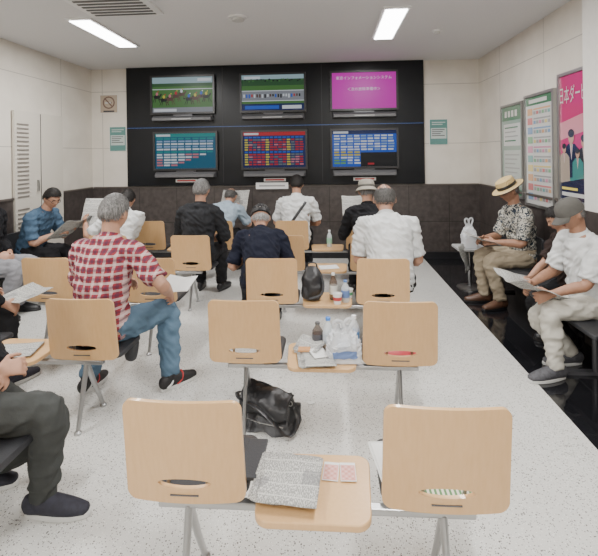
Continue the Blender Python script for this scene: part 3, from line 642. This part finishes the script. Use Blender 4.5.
    if collar:
        n0=sp(.515); n1=sp(.545); c=MB(); ax=(n1-n0).normalized(); u=X; v_=ax.cross(u); N=24
        prof=[(.078,-.012),(.074,.012),(.070,.030),(.064,.030),(.066,.008),(.070,-.012)]; vs=[]
        for a_ in range(N):
            t=2*PI*a_/N
            for (rr,h_) in prof: vs.append(n0+(u*math.cos(t)+v_*math.sin(t)*.95)*rr*sc+ax*(h_+.006)*sc)
        m_=len(prof); c.add(vs,[(a_*m_+b_,a_*m_+(b_+1)%m_,((a_+1)%N)*m_+(b_+1)%m_,((a_+1)%N)*m_+b_) for a_ in range(N) for b_ in range(m_)])
        ob('collar',c,tm,sb)
    T_=MB(); T_.tube([sp(-.065),sp(0),sp(.08)],[(.150*sc+.012,.105*sc+.012),((.160)*sc+.012,(.115+belly)*sc+.012),((.155)*sc+.01,(.113+belly)*sc+.01)],24,X,cap=.35,sub=2)
    for s in (-1,1):
        a_,k_,c_=legs[s]; T_.tube([a_,a_.lerp(k_,.5),k_,k_.lerp(c_,.4),c_+V((0,0,-.005))],[.088*sc+.01,.080*sc+.01,.064*sc+.01,.062*sc+.01,.056*sc],16,sub=3,cap=.12)
    link('trousers',remesh(T_,[tr],max(vox,.008),4,.012,seed+5),r)
    if hat=='straw':
        h=MB(); Mh=HM@MX.Translation((0,-.004,.045))@MX.Rotation(rad(-6),4,'X')
        h.lathe([(.150,.0),(.128,-.006),(.100,.004),(.091,.012),(.090,.05),(.083,.088),(.062,.098),(.03,.090),(0,.086),(0,.080),(.05,.085),(.08,.06),(.084,.0),(.10,-.004),(.128,-.011),(.150,-.004),(.150,0)],36,sy=1.14,M=Mh)
        ho=ob('hat',h,STRAW,r); ob('hat_band',MB().lathe([(.0925,.010),(.0935,.012),(.0925,.042),(.0900,.044),(.0895,.010)],36,sy=1.14,M=Mh),BLACKP,ho)
        ob('brim_binding',MB().tube([Mh@V((.151*math.cos(t),1.14*.151*math.sin(t),-.002)) for t in [2*PI*i/40 for i in range(41)]],.0035,6),BLACKP,ho)
    if hat=='bucket':
        Mh=HM@MX.Translation((0,-.006,.035)); ho=ob('hat',MB().lathe([(.125,-.035),(.108,-.012),(.093,.004),(.091,.03),(.086,.066),(.070,.088),(.03,.094),(0,.095),(0,.088),(.06,.08),(.082,.05),(.088,.0),(.105,-.018),(.122,-.040),(.125,-.035)],32,sy=1.15,M=Mh),hatm,r)
        ob('hat_band',MB().lathe([(.0925,.004),(.0945,.006),(.0935,.026),(.0915,.028),(.089,.006)],32,sy=1.15,M=Mh),gryc,ho)
    if hat in('cap','beanie'):
        h=MB(); vs=[]
        prof=[(.0,.101),(.03,.098),(.06,.084),(.082,.054),(.090,.02),(.091,-.012),(.086,-.012),(.08,.02),(.07,.05),(.0,.085)]
        Mh=HM@MX.Translation((0,-.004,.032))@(MX.Rotation(rad(-4),4,'X')); h.lathe(prof,32,sy=1.2,M=Mh); ho=ob('hat',h,hatm,r)
        if hat=='cap':
            vz=MB(); vs=[];fs=[];n=14
            for t in (0,-.004):
                for q in range(5):
                    for i in range(n+1):
                        a=PI*(.14+.72*i/n); rr=q/4; xx=.084*math.cos(a); y0=.1*math.sin(a); yy=y0+rr*.075*math.sin(a)**.6; vs.append(V((xx*(1-.06*rr),yy,.002+t-.022*rr-.25*abs(xx)*rr)))
            N=n+1;o=5*N
            for q in range(4):
                for i in range(n): a=q*N+i; fs+=[(a,a+1,a+N+1,a+N),(o+a+N,o+a+N+1,o+a+1,o+a)]
            for i in range(n): a=4*N+i; fs.append((a,a+1,o+a+1,o+a)); 
            ob('visor',vz.add(vs,fs).xf(Mh),hatm,ho)
            ob('button',MB().ell((0,0,.101),(.007,.007,.004),10,6).xf(Mh),hatm,ho)
        else:
            ob('hat_band',MB().lathe([(.0895,-.012),(.0935,-.010),(.0935,.020),(.0895,.022),(.087,.0)],32,sy=1.2,M=Mh),BLACKP,ho)
    return r,sp,HM
blk=cloth('black_jacket_cloth',(.012,.012,.014)); dgrey=cloth('dark_grey_wool',(.05,.053,.051)); jean=cloth('blue_denim',(.10,.165,.235)); wht=cloth('white_cotton',(.60,.61,.61),.05)
navy=cloth('dark_navy_cotton',(.011,.013,.024)); suit=cloth('charcoal_suit',(.022,.023,.026)); ltb=cloth('light_blue_cotton',(.30,.37,.44)); den=cloth('washed_denim_shirt',(.06,.105,.165)); beige=cloth('khaki_cotton',(.36,.30,.215)); offw=cloth('cream_trousers',(.54,.52,.46),.05); brw=cloth('dark_brown_cotton',(.03,.02,.018)); gryc=cloth('grey_cap_cloth',(.10,.096,.088)); pgc=cloth('khaki_hat_cloth',(.27,.25,.21)); ltg=cloth('light_grey_trousers',(.25,.25,.27)); blkp=cloth('black_trousers',(.02,.02,.022)); bcap=patt('patterned_black_cap',45,(.014,.014,.016),(.22,.21,.20),.60)
sneak=pm('grey_sneaker_mesh',(.08,.08,.09),.7,var=.3,vs=60); whs=pm('white_rubber',(.65,.65,.63),.6); dks=pm('dark_knit_shoe',(.02,.02,.032),.7,var=.3,vs=50); bks=pm('black_sneaker',(.014,.013,.014),.6,var=.3,vs=50); brs=pm('brown_leather',(.10,.05,.03),.4); reda=pm('red_accent',(.45,.03,.03),.5)
PA=person('person in black jacket and dark grey trousers at the near left edge, facing right',-1.64,1.86,-86,seat=.42,lean=-16,hunch=2,hp=5,rh=(.02,.16,.66),lh=(-.04,.12,.64),rf=(.0,.34),lf=(-.16,-.10),ra=0,tm=blk,sleeve=2,tr=dgrey,sh=dks,so=whs,hm=HBLK,sc=.98,vox=.006,garment='jacket',seed=1,fit=.024,epole=(.5,-.3,-.7))
PB=person('person in red plaid shirt and blue jeans, grey haired, seated with back to the camera',-1.49,2.73,-6,lean=6,hunch=16,hp=14,hy=-8,rh=(.36,.26,.66),lh=(-.10,.38,.68),rf=(.35,.28),lf=(-.20,.16),ra=-30,la=0,tm=PLAID,sleeve=.66,tr=jean,sh=bks,so=whs,hair='full',hm=HGREY,sc=1.05,vox=.006,belly=.01,seed=2,epole=(.8,-.4,-.5),accent=(reda,whs))
PC=person('grey haired person in a white polo shirt seated behind the third central bench',.51,3.76,0,lean=16,hunch=26,hp=22,rh=(.10,.40,.62),lh=(-.10,.40,.62),tm=wht,sleeve=.66,tr=blkp,hair='thin',hm=HDG,sc=1.10,hs=1.08,vox=.007,belly=.02,seed=3,shw=.19)
PD=person('hunched person in dark navy shirt and patterned black head cover at the third central bench',-.60,3.75,8,lean=22,hunch=34,hp=34,tm=navy,sleeve=.66,tr=blkp,hair='bald',hm=HWHT,hat='beanie',hatm=bcap,sc=.95,hs=1.08,vox=.008,belly=.02,seed=4)
PE=person('grey haired person in a charcoal suit jacket on the fourth left bench',-1.46,4.75,-5,lean=4,hunch=14,hp=12,tm=suit,sleeve=2,tr=blkp,hair='full',hm=HGREY,vox=.009,garment='jacket',sc=1.03,seed=5,epole=(.7,-.4,-.6),fit=.018)
PG=person('dark haired person in white shirt partly behind the plaid shirt man',-2.36,4.74,8,lean=18,hunch=26,hp=28,lh=(-.46,.28,.84),rh=(-.06,.36,.80),tm=wht,sleeve=.66,tr=blkp,hair='full',hm=HBLK,vox=.009,seed=6)
PO=person('person in pale blue shirt reading, between the suited man and the screens',-1.47,5.74,-8,lean=26,hunch=30,hp=30,rh=(.18,.38,.84),lh=(-.12,.40,.84),tm=ltb,sleeve=.66,tr=blkp,hair='thin',hm=HDG,vox=.009,seed=7)
PH=person('dark haired person in white shirt with black strap across the back',-.44,5.72,0,lean=6,hunch=16,hp=18,tm=wht,sleeve=.66,tr=blkp,hair='full',hm=HBLK,vox=.009,seed=8,epole=(.7,-.4,-.6),sc=1.03,shw=.185)
PI_=person('person in khaki grey hat and black jacket reading a paper beside the white polo man',.43,4.75,4,lean=8,hunch=20,hp=14,rh=(.08,.36,.80),lh=(-.16,.38,.84),tm=blk,sleeve=2,tr=blkp,hair='bald',hm=HGREY,hat='bucket',hatm=pgc,vox=.009,garment='jacket',seed=9,sc=1.02)
PJ=person('person in straw hat, leaf print shirt and khaki trousers by the right wall',2.02,4.76,97,seat=.42,lean=3,hunch=14,hp=24,rh=(.10,.38,.68),lh=(-.12,.36,.68),rf=(.10,.38),lf=(-.12,.32),ra=-8,la=12,tm=LEAF,sleeve=.7,tr=beige,sh=brs,hair='bald',hm=HGREY,hat='straw',vox=.007,sk=SKIN2,seed=10,glasses=True)
PK=person('person in grey cap, white shirt and cream trousers reading at the right edge',1.90,3.36,98,seat=.42,lean=0,hunch=20,hp=26,rh=(.14,.36,.60),lh=(-.12,.38,.60),rf=(.08,.10),lf=(-.12,.36),ra=-5,la=5,tm=wht,sleeve=.66,tr=offw,sh=sneak,so=whs,hair='bald',hm=HGREY,hat='cap',hatm=gryc,vox=.006,belly=.02,sk=SKIN2,seed=11,sc=.94)
PL=person('person in dark brown clothes hidden behind the man in the white shirt',1.98,3.74,88,lean=2,hunch=14,hp=34,rh=(.06,.32,.54),lh=(-.06,.32,.54),rf=(.08,.06),lf=(-.08,.06),tm=brw,sleeve=.66,tr=blkp,hair='full',hm=HBLK,vox=.008,seed=12,sc=.82)
PF=person('person in denim shirt and glasses reading by the left wall',-3.50,4.92,-96,lean=12,hunch=22,hp=30,hy=-20,rh=(.10,.42,.74),lh=(-.14,.42,.76),tm=den,sleeve=.66,tr=blkp,hair='full',hm=HBLK,glasses=True,vox=.007,seed=13)
PM=person('person in black jacket and light trousers at the far left edge by the wall',-3.54,4.28,-90,lean=-2,hunch=4,hp=10,rh=(.08,.20,.62),lh=(-.1,.20,.62),rf=(.12,.28),lf=(-.12,.28),tm=blk,sleeve=2,tr=ltg,hair='full',hm=HBLK,vox=.009,garment='jacket',seed=14,sc=1.08)
PN=person('person in dark jacket holding papers at the left edge beside the plaid shirt man',-2.74,2.76,-14,lean=4,hunch=14,hp=20,rh=(.40,.28,.58),lh=(.14,.36,.62),rf=(.42,.30),lf=(-.14,.30),tm=blk,sleeve=2,tr=blkp,sh=dks,so=whs,hair='full',hm=HBLK,vox=.008,garment='jacket',seed=15)
r,sp,HM=PH; mb=MB(); pts=[]
for i in range(13):
    t=i/12; s=.46-.38*t; p=sp(s); xx=.13-.27*t; bb=.125+.008*math.sin(t*PI); pts.append(p+V((xx,-bb*math.sqrt(max(.2,1-(xx/.21)**2))-.015,0)))
ob('shoulder_strap',mb.tube(pts,[(.004,.018)]*13,8,(0,1,0)),BLACKP,r)
# ---------------------------------------------------------------- papers
def paper(name,cat,label,loc,rz,tilt,w,h,fold=0,mat=None,group=None,wave=.01,layers=1,roll=0):
    nx,ny=20,14; vs=[];fs=[]
    for L in range(layers):
        for j in range(ny+1):
            for i in range(nx+1):
                x=(i/nx-.5)*w; y=(j/ny-.5)*h; z=abs(x)*math.tan(rad(fold))+wave*noise.noise((x*8+loc[0]*7,y*8,L*3.))+L*.004+.0025*math.exp(-(y/.006)**2)*(layers>2); vs.append(V((x*(1-.02*L)+L*.006,y-L*.008,z)))
        o=L*(nx+1)*(ny+1); fs+=[(o+j*(nx+1)+i,o+j*(nx+1)+i+1,o+(j+1)*(nx+1)+i+1,o+(j+1)*(nx+1)+i) for j in range(ny) for i in range(nx)]
    me=MB().add(vs,fs).mesh(name,[mat or NEWS]); o=link(name,me); M=MX.Translation(loc)@MX.Rotation(rad(rz),4,'Z')@MX.Rotation(rad(tilt),4,'X')@MX.Rotation(rad(roll),4,'Y')
    o.matrix_world=M; q=o.modifiers.new('s','SOLIDIFY'); q.thickness=.0015; return tag(o,label,cat,group)
def hp_(P,l,tilt,w,h,label,fold=8,**k):
    r=P[0]; M=MX.Translation(r.location)@MX.Rotation(r.rotation_euler.z,4,'Z'); return paper('newspaper','newspaper',label,M@V(l),math.degrees(r.rotation_euler.z)+k.pop('rz',0),tilt,w,h,fold,**k)
hp_(PG,(-.34,.42,.93),60,.38,.38,'open newspaper held up left of the plaid shirt man')
hp_(PO,(.05,.50,.94),60,.40,.34,'newspaper held by the person in pale blue shirt')
hp_(PI_,(-.10,.50,.95),62,.30,.32,'newspaper held by the person in khaki hat and black jacket')
hp_(PF,(0,.54,.78),38,.44,.34,'newspaper held by the person in denim shirt')
hp_(PJ,(0,.46,.68),20,.36,.28,'folded newspaper held by the person in the straw hat')
hp_(PK,(.0,.49,.60),24,.42,.34,'crumpled newspaper held by the person in cream trousers',fold=14,wave=.03)
hp_(PN,(.42,.44,.60),12,.30,.24,'newspaper held at the left edge beside the plaid shirt man',rz=-15)
hp_(PB,(.36,.40,.68),15,.22,.20,'folded sheet in the hand of the plaid shirt man',mat=WHITEP)
hp_(PC,(0,.52,.66),20,.36,.28,'newspaper in the lap of the white polo man')
hp_(PL,(-.02,.40,.55),10,.18,.14,'folded paper held by the person in dark brown')
TZ=.424; Y1=ROWS[0]; Y2=ROWS[1]
p=PZ(286,478,TZ+.01); paper('newspaper','newspaper','folded newspaper on the nearest table',(p.x,p.y+.005,TZ+.012),-5,0,.225,.235,0,layers=5,wave=.012)
PINK=pm('pink_ticket',(.70,.36,.32),.75); RED=pm('ticket_red',(.58,.25,.21),.7); PPK=pm('ticket_pale',(.74,.55,.50),.75)
for k,(px,py,la) in enumerate(((331,471,'left pink betting slip on the nearest table'),(348,472,'right pink betting slip on the nearest table'))):
    p=PZ(px,py,TZ+.003); r=root('betting_slip',(p.x,p.y,TZ+.001+k*.0015),la,'ticket','pink betting slips',rz=rad(-5+k*6))
    ob('sheet',MB().box((0,0,.001),(.057,.095,.0012)),WHITEP,r,False)
    flat('printed_marks',[('r',-.026,-.044,.026,.034,PINK)]+[('r',-.022+i*.0115,-.040+j*.012,-.015+i*.0115,-.035+j*.012,RED if (i+j)%2 else PPK,1) for i in range(4) for j in range(6)],basis((0,0,.0022),(1,0,0),(0,1,0)),r)
tag(ob('document_folder',MB().box((-.305,Y1+.20,.431),(.08,.22,.014)),VINYL,None,False,.004),'black folder on the nearest left seat beside the table','folder')
paper('paper_sheets','paper','white sheets on the nearest right seat beside the table',(.20,Y1+.22,.428),8,0,.09,.22,0,WHITEP,wave=.004,layers=2)
STR=pm('striped_cover',(.5,.5,.42),.8); k=NB(STR); tc,q=k.xyz(); k.l(k.mix(k.math('LESS_THAN',k.math('FRACT',k.math('MULTIPLY',q.outputs[0],60)),.5),(.12,.25,.10),(.75,.72,.6)),k.b.inputs['Base Color'])
tag(ob('folded_magazine',MB().prism(rrect(.22,.12,.015),0,.022,MX.Translation((.375,Y1+.09,.423))),STR),'green striped magazine on the nearest right seat seen through the handle hole','magazine')
paper('paper_sheets','paper','paper on the nearest right seat sticking out at its right edge',(.56,Y1+.19,.428),-4,0,.10,.16,0,mat=NEWS,wave=.003)
paper('paper_sheets','paper','pale newspaper on the second left seat of the centre block',(-.50,Y2+.15,.428),3,0,.30,.2,0,mat=NEWS,wave=.004,layers=2)
tag(ob('folded_magazine',MB().prism(rrect(.24,.16,.02),0,.03,MX.Translation((.39,Y2+.11,.423))),redp),'red magazine on the second right seat seen through the handle hole','magazine')
def bottle(x,y,z,label,h=.21,r=.033,liq=(.75,.8,.82),labc=(.1,.35,.6),capc=(.8,.8,.8)):
    o=root('bottle',(x,y,z),label,'bottle'); s=h/.21
    ob('body',MB().lathe([(r*.9,0),(r,.008*s),(r,.12*s),(r*.95,.14*s),(r*.45,.178*s),(.013,.185*s),(.013,.20*s)],20),pm('pet_%s'%str(liq),liq,.08,coat=.5,alpha=.55),o)
    ob('label_wrap',MB().lathe([(r*1.01,.045*s),(r*1.02,.05*s),(r*1.02,.11*s),(r*1.01,.115*s)],20),pm('wrap_%s'%str(labc),labc,.4),o)
    ob('cap',MB().lathe([(.015,.193*s),(.015,.211*s),(.012,.213*s)],16),pm('cap_%s'%str(capc),capc,.4),o); return o
def cup(x,y,z,label,h=.09,r=.037,col=(.8,.8,.78),band=(.5,.06,.06)):
    o=root('paper_cup',(x,y,z),label,'cup'); ob('body',MB().lathe([(r*.75,0),(r*.76,.003),(r*1.0,h),(r*.96,h),(r*.7,.006),(0,.006)],20),pm('cup_%s'%str(col),col,.5),o)
    ob('rim',MB().tube([(r*math.cos(a),r*math.sin(a),h) for a in [2*PI*i/20 for i in range(21)]],.002,6),WHITEP,o)
    ob('print_band',MB().lathe([(r*.86,h*.35),(r*.955,h*.7),(r*.94,h*.7),(r*.84,h*.35)],20),pm('cupband_%s'%str(band),band,.5),o); return o
bottle(-.01,5.60,TZ,'clear water bottle on the furthest central table',labc=(.25,.5,.35))
bottle(.02,3.58,TZ,'dark tea bottle on the third central table',liq=(.12,.06,.03),labc=(.65,.65,.6),capc=(.75,.75,.7))
bottle(.115,3.52,TZ,'clear bottle with blue label on the third central table',h=.17,labc=(.12,.2,.42),capc=(.1,.2,.45))
cup(.05,3.47,TZ,'white and red cup on the third central table',h=.08)
cup(.145,3.62,TZ,'short white cup with green band on the third central table',h=.07,band=(.1,.35,.15))
bottle(.065,Y2+.05,TZ,'bottle standing inside the white plastic bag',h=.19,labc=(.15,.3,.6),capc=(.85,.85,.85))
bottle(-.02,Y2+.16,TZ,'blue capped bottle behind the white plastic bag',h=.19,labc=(.5,.55,.6),capc=(.05,.2,.6))
bottle(.135,Y2+.17,TZ,'clear bottle right behind the white plastic bag',h=.20,labc=(.1,.25,.5),capc=(.8,.8,.8))
bottle(-.085,Y2+.19,TZ,'dark bottle left of the white plastic bag',h=.15,liq=(.1,.06,.04),labc=(.08,.08,.09),capc=(.1,.1,.1))
PLB=pm('thin_white_plastic',(.74,.76,.79),.28,alpha=.74,bump=1.0,bs=26)
def plbag(x,y,z,w,d,h,label,seed=0,hh=1.3,pr=None):
    o=root('plastic_bag',(x,y,z),label,'bag'); vs=[];n=56;m=28;fs=[]
    for j in range(m+1):
        t=j/m; k=(1-.10*t-.55*sst(.5,1,t))
        for i in range(n):
            a=2*PI*i/n; c,s=math.cos(a),math.sin(a); e=.55; cx=math.copysign(abs(c)**e,c)*w/2*k; cy=math.copysign(abs(s)**e,s)*d/2*k
            q=(1-2*abs(noise.noise((cx*30+seed,cy*30,t*4.+seed))))*.9+noise.noise((cx*60,cy*60+seed,t*12)); q*=.13*(.4+t); vs.append((cx*(1+q),cy*(1+q),max(.001,h*t*(1+.12*noise.noise((c*2+seed,s*2,.3)))+q*.12)))
    for j in range(m): fs+=[(j*n+i,j*n+(i+1)%n,(j+1)*n+(i+1)%n,(j+1)*n+i) for i in range(n)]
    fs.append(list(range(n))[::-1]); bo=ob('body',MB().add(vs,fs),PLB,o)
    if pr:
        a0,a1=int(n*.68),int(n*.84); j0,j1=int(m*.2),int(m*.42); pv=[];pf=[]
        for j in range(j0,j1+1):
            for i in range(a0,a1+1): v=V(vs[j*n+i]); pv.append((v.x*1.03,v.y*1.03-.002,v.z))
        W=a1-a0+1
        for j in range(j1-j0):
            for i in range(W-1): q=j*W+i; pf.append((q,q+1,q+W+1,q+W))
        ob('print',MB().add(pv,pf),pr,bo)
    for s in (-1,1): ob('handle',MB().tube([(s*w*.12,s*.008,h*.94),(s*w*.30,s*.02,h*(.4+.6*hh)),(s*w*.24,s*.022,h*hh),(s*w*.06,s*.01,h*(hh-.05)),(-s*w*.02,s*.008,h*.95)],[(.003,.010)]*5,8,(0,1,0),sub=3),PLB,o)
    return o
plbag(.07,Y2+.04,TZ,.19,.15,.17,'crumpled white plastic bag on the second central table',1,1.3,pm('blue_bag_print',(.14,.22,.44),.5))
paper('newspaper','newspaper','stack of newspapers on the second central table',(-.10,Y2+.01,TZ+.010),8,0,.19,.19,0,layers=5,wave=.01)
paper('newspaper','newspaper','crumpled newspaper behind the bag on the second central table',(-.13,Y2+.14,TZ+.03),-25,14,.16,.14,6,layers=3,wave=.03)
paper('paper_sheets','paper','white leaflet on top of the stacked newspapers by the plastic bag',(-.075,Y2+.03,TZ+.036),22,0,.09,.12,0,mat=WHITEP,wave=.006)
tag(ob('betting_card',MB().box((-.16,Y2+.07,TZ+.036),(.07,.05,.010)),orp,None,False),'small orange card pack on the stacked newspapers','card')
paper('newspaper','newspaper','newspaper on the left side table beside the plaid shirt man',(-1.94,2.56,TZ+.004),12,0,.28,.20,0,mat=NEWS,wave=.004,layers=3)
paper('paper_sheets','paper','small sheet on the fourth central table',(-.02,4.58,TZ+.004),12,0,.2,.15,0,mat=WHITEP,wave=.004)
p=PZ(311,403,.003); paper('paper_scrap','paper','small white paper scrap on the floor right of the black bag',(p.x,p.y,.004),30,0,.045,.03,0,mat=WHITEP,wave=.002)
# black leather handbag on the floor
LE=pm('black_leather',(.022,.022,.024),.38,bump=.5,bs=28,var=.3,vs=12)
p=PZ(266,436,0); r=root('handbag',(p.x,p.y+.12,0),'slumped black leather shoulder bag on the floor below the second central bench','bag',rz=rad(-14))
mb=MB(); n=40;m=14;vs=[];fs=[]
for j in range(m+1):
    t=j/m
    for i in range(n):
        a=2*PI*i/n; c,s=math.cos(a),math.sin(a); k=1-.06*t-.34*t**3; cx=math.copysign(abs(c)**.5,c)*.18*k; cy=math.copysign(abs(s)**.6,s)*(.11-.07*t)
        q=noise.noise((cx*12,cy*12+3,t*3))*.04+noise.noise((cx*30,cy*30,t*8))*.012; vs.append((cx+q*.6,cy+q+.05*t,max(.002,.18*t*(1-.5*(cx/.18)*.5)+q*.5)))
for j in range(m): fs+=[(j*n+i,j*n+(i+1)%n,(j+1)*n+(i+1)%n,(j+1)*n+i) for i in range(n)]
fs.append(list(range(n))[::-1]); fs.append([m*n+i for i in range(n)]); ob('body',mb.add(vs,fs),LE,r)
vs=[];fs=[]
for i in range(17):
    for j in range(11):
        x_=-.145+.29*i/16; t=j/10; vs.append((x_,.05-.145*sst(0,.6,t)-.010*math.sin(x_*24),.197-.11*max(0,t-.30)/.70+.010*math.sin(x_*34+t*3)-.16*x_*(1-t*.4)))
for i in range(16):
    for j in range(10): a=i*11+j; fs.append((a,a+1,a+12,a+11))
o=ob('flap',MB().add(vs,fs),LE,r); q=o.modifiers.new('s','SOLIDIFY'); q.thickness=.008
ob('zip',MB().tube([(-.13,-.113,.085),(0,-.122,.072),(.13,-.113,.062)],.003,8),STEEL,r)
ob('strap',MB().tube([(-.16,.0,.165),(-.18,-.05,.18),(-.13,-.10,.172),(-.02,-.115,.15),(.09,-.128,.08),(.15,-.125,.03),(.18,-.08,.02),(.18,.0,.06),(.16,.02,.11)],[(.003,.014)]*9,8,(0,0,1),sub=4),LE,r)
ob('strap',MB().tube([(-.15,.04,.18),(-.12,.06,.20),(-.02,.06,.19),(.08,.04,.15)],[(.003,.011)]*4,8,(0,1,0),sub=4),LE,r)
for s in (-1,1): ob('buckle',MB().tube([(s*.14+.014*math.cos(a),-.012,.165-s*.02+.014*math.sin(a)) for a in [2*PI*i/12 for i in range(13)]],.003,6),STEEL,r)
# soft black bag on third table
r=root('soft_bag',(-.15,3.56,TZ),'soft upright black bag on the left of the third central table','bag'); mb=MB()
mb.tube([(0,0,.02),(0,.0,.10),(.003,.006,.18),(.006,.01,.235),(.008,.01,.26)],[(.076,.058),(.080,.060),(.074,.050),(.060,.032),(.052,.014)],32,(1,0,0),cap=.3,sub=5)
for v in mb.v:
    q=noise.noise((v.x*18,v.y*18,v.z*14))*.020+(1-2*abs(noise.noise((v.x*34,v.y*34,v.z*9))))*.009; v.x+=v.x/.09*q; v.y+=v.y/.06*q; v.z=max(.001,v.z+q*.3)
ob('body',mb,LE,r)
ob('handle',MB().tube([(-.035,.01,.25),(-.03,.0,.295),(.03,.0,.295),(.04,.01,.25)],[.006]*4,8,sub=3),VINYL,r)
ob('shoulder_strap',MB().tube([(.05,.0,.22),(.088,-.02,.15),(.075,-.055,.06),(-.02,-.072,.03)],[(.010,.004)]*4,8,(1,0,0),sub=3),VINYL,r)
p=PY(131,343,2.84); r=root('waist_pouch',p,'black pouch hanging at the hip of the plaid shirt man','bag')
ob('body',MB().tube([(0,0,-.09),(0,0,0),(0,0,.05)],[(.04,.03),(.055,.035),(.04,.02)],16,(1,0,0),sub=3),VINYL,r); ob('strap',MB().tube([(0,0,.04),(-.02,-.01,.12),(-.05,-.02,.18)],[.007]*3,8,sub=3),VINYL,r)
r=root('side_table',(1.64,5.32,0),'small grey side table at the end of the right wall bench','table'); ob('table_top',MB().prism(rrect(.34,.34,.04),.46,.485),pm('grey_laminate',(.42,.42,.42),.4),r,True,.003)
ob('post',MB().tube([(0,0,.02),(0,0,.46)],.02,12),STEEL,r); ob('base',MB().lathe([(.15,0),(.15,.012),(.03,.025)],24),STEEL,r)
plbag(1.62,5.27,.486,.17,.12,.26,'translucent plastic bag on the grey side table by the straw hat man',5,1.3)
bottle(1.62,5.27,.488,'bottle inside the bag on the grey side table',h=.19,labc=(.5,.2,.1))
paper('newspaper','newspaper','newspaper hanging over the front of the grey side table',(1.53,5.13,.40),60,75,.24,.30,0,wave=.02)
w=bpy.data.worlds.new('world'); SC.world=w; w.use_nodes=True; w.node_tree.nodes['Background'].inputs[0].default_value=(.8,.82,.85,1); w.node_tree.nodes['Background'].inputs[1].default_value=.3
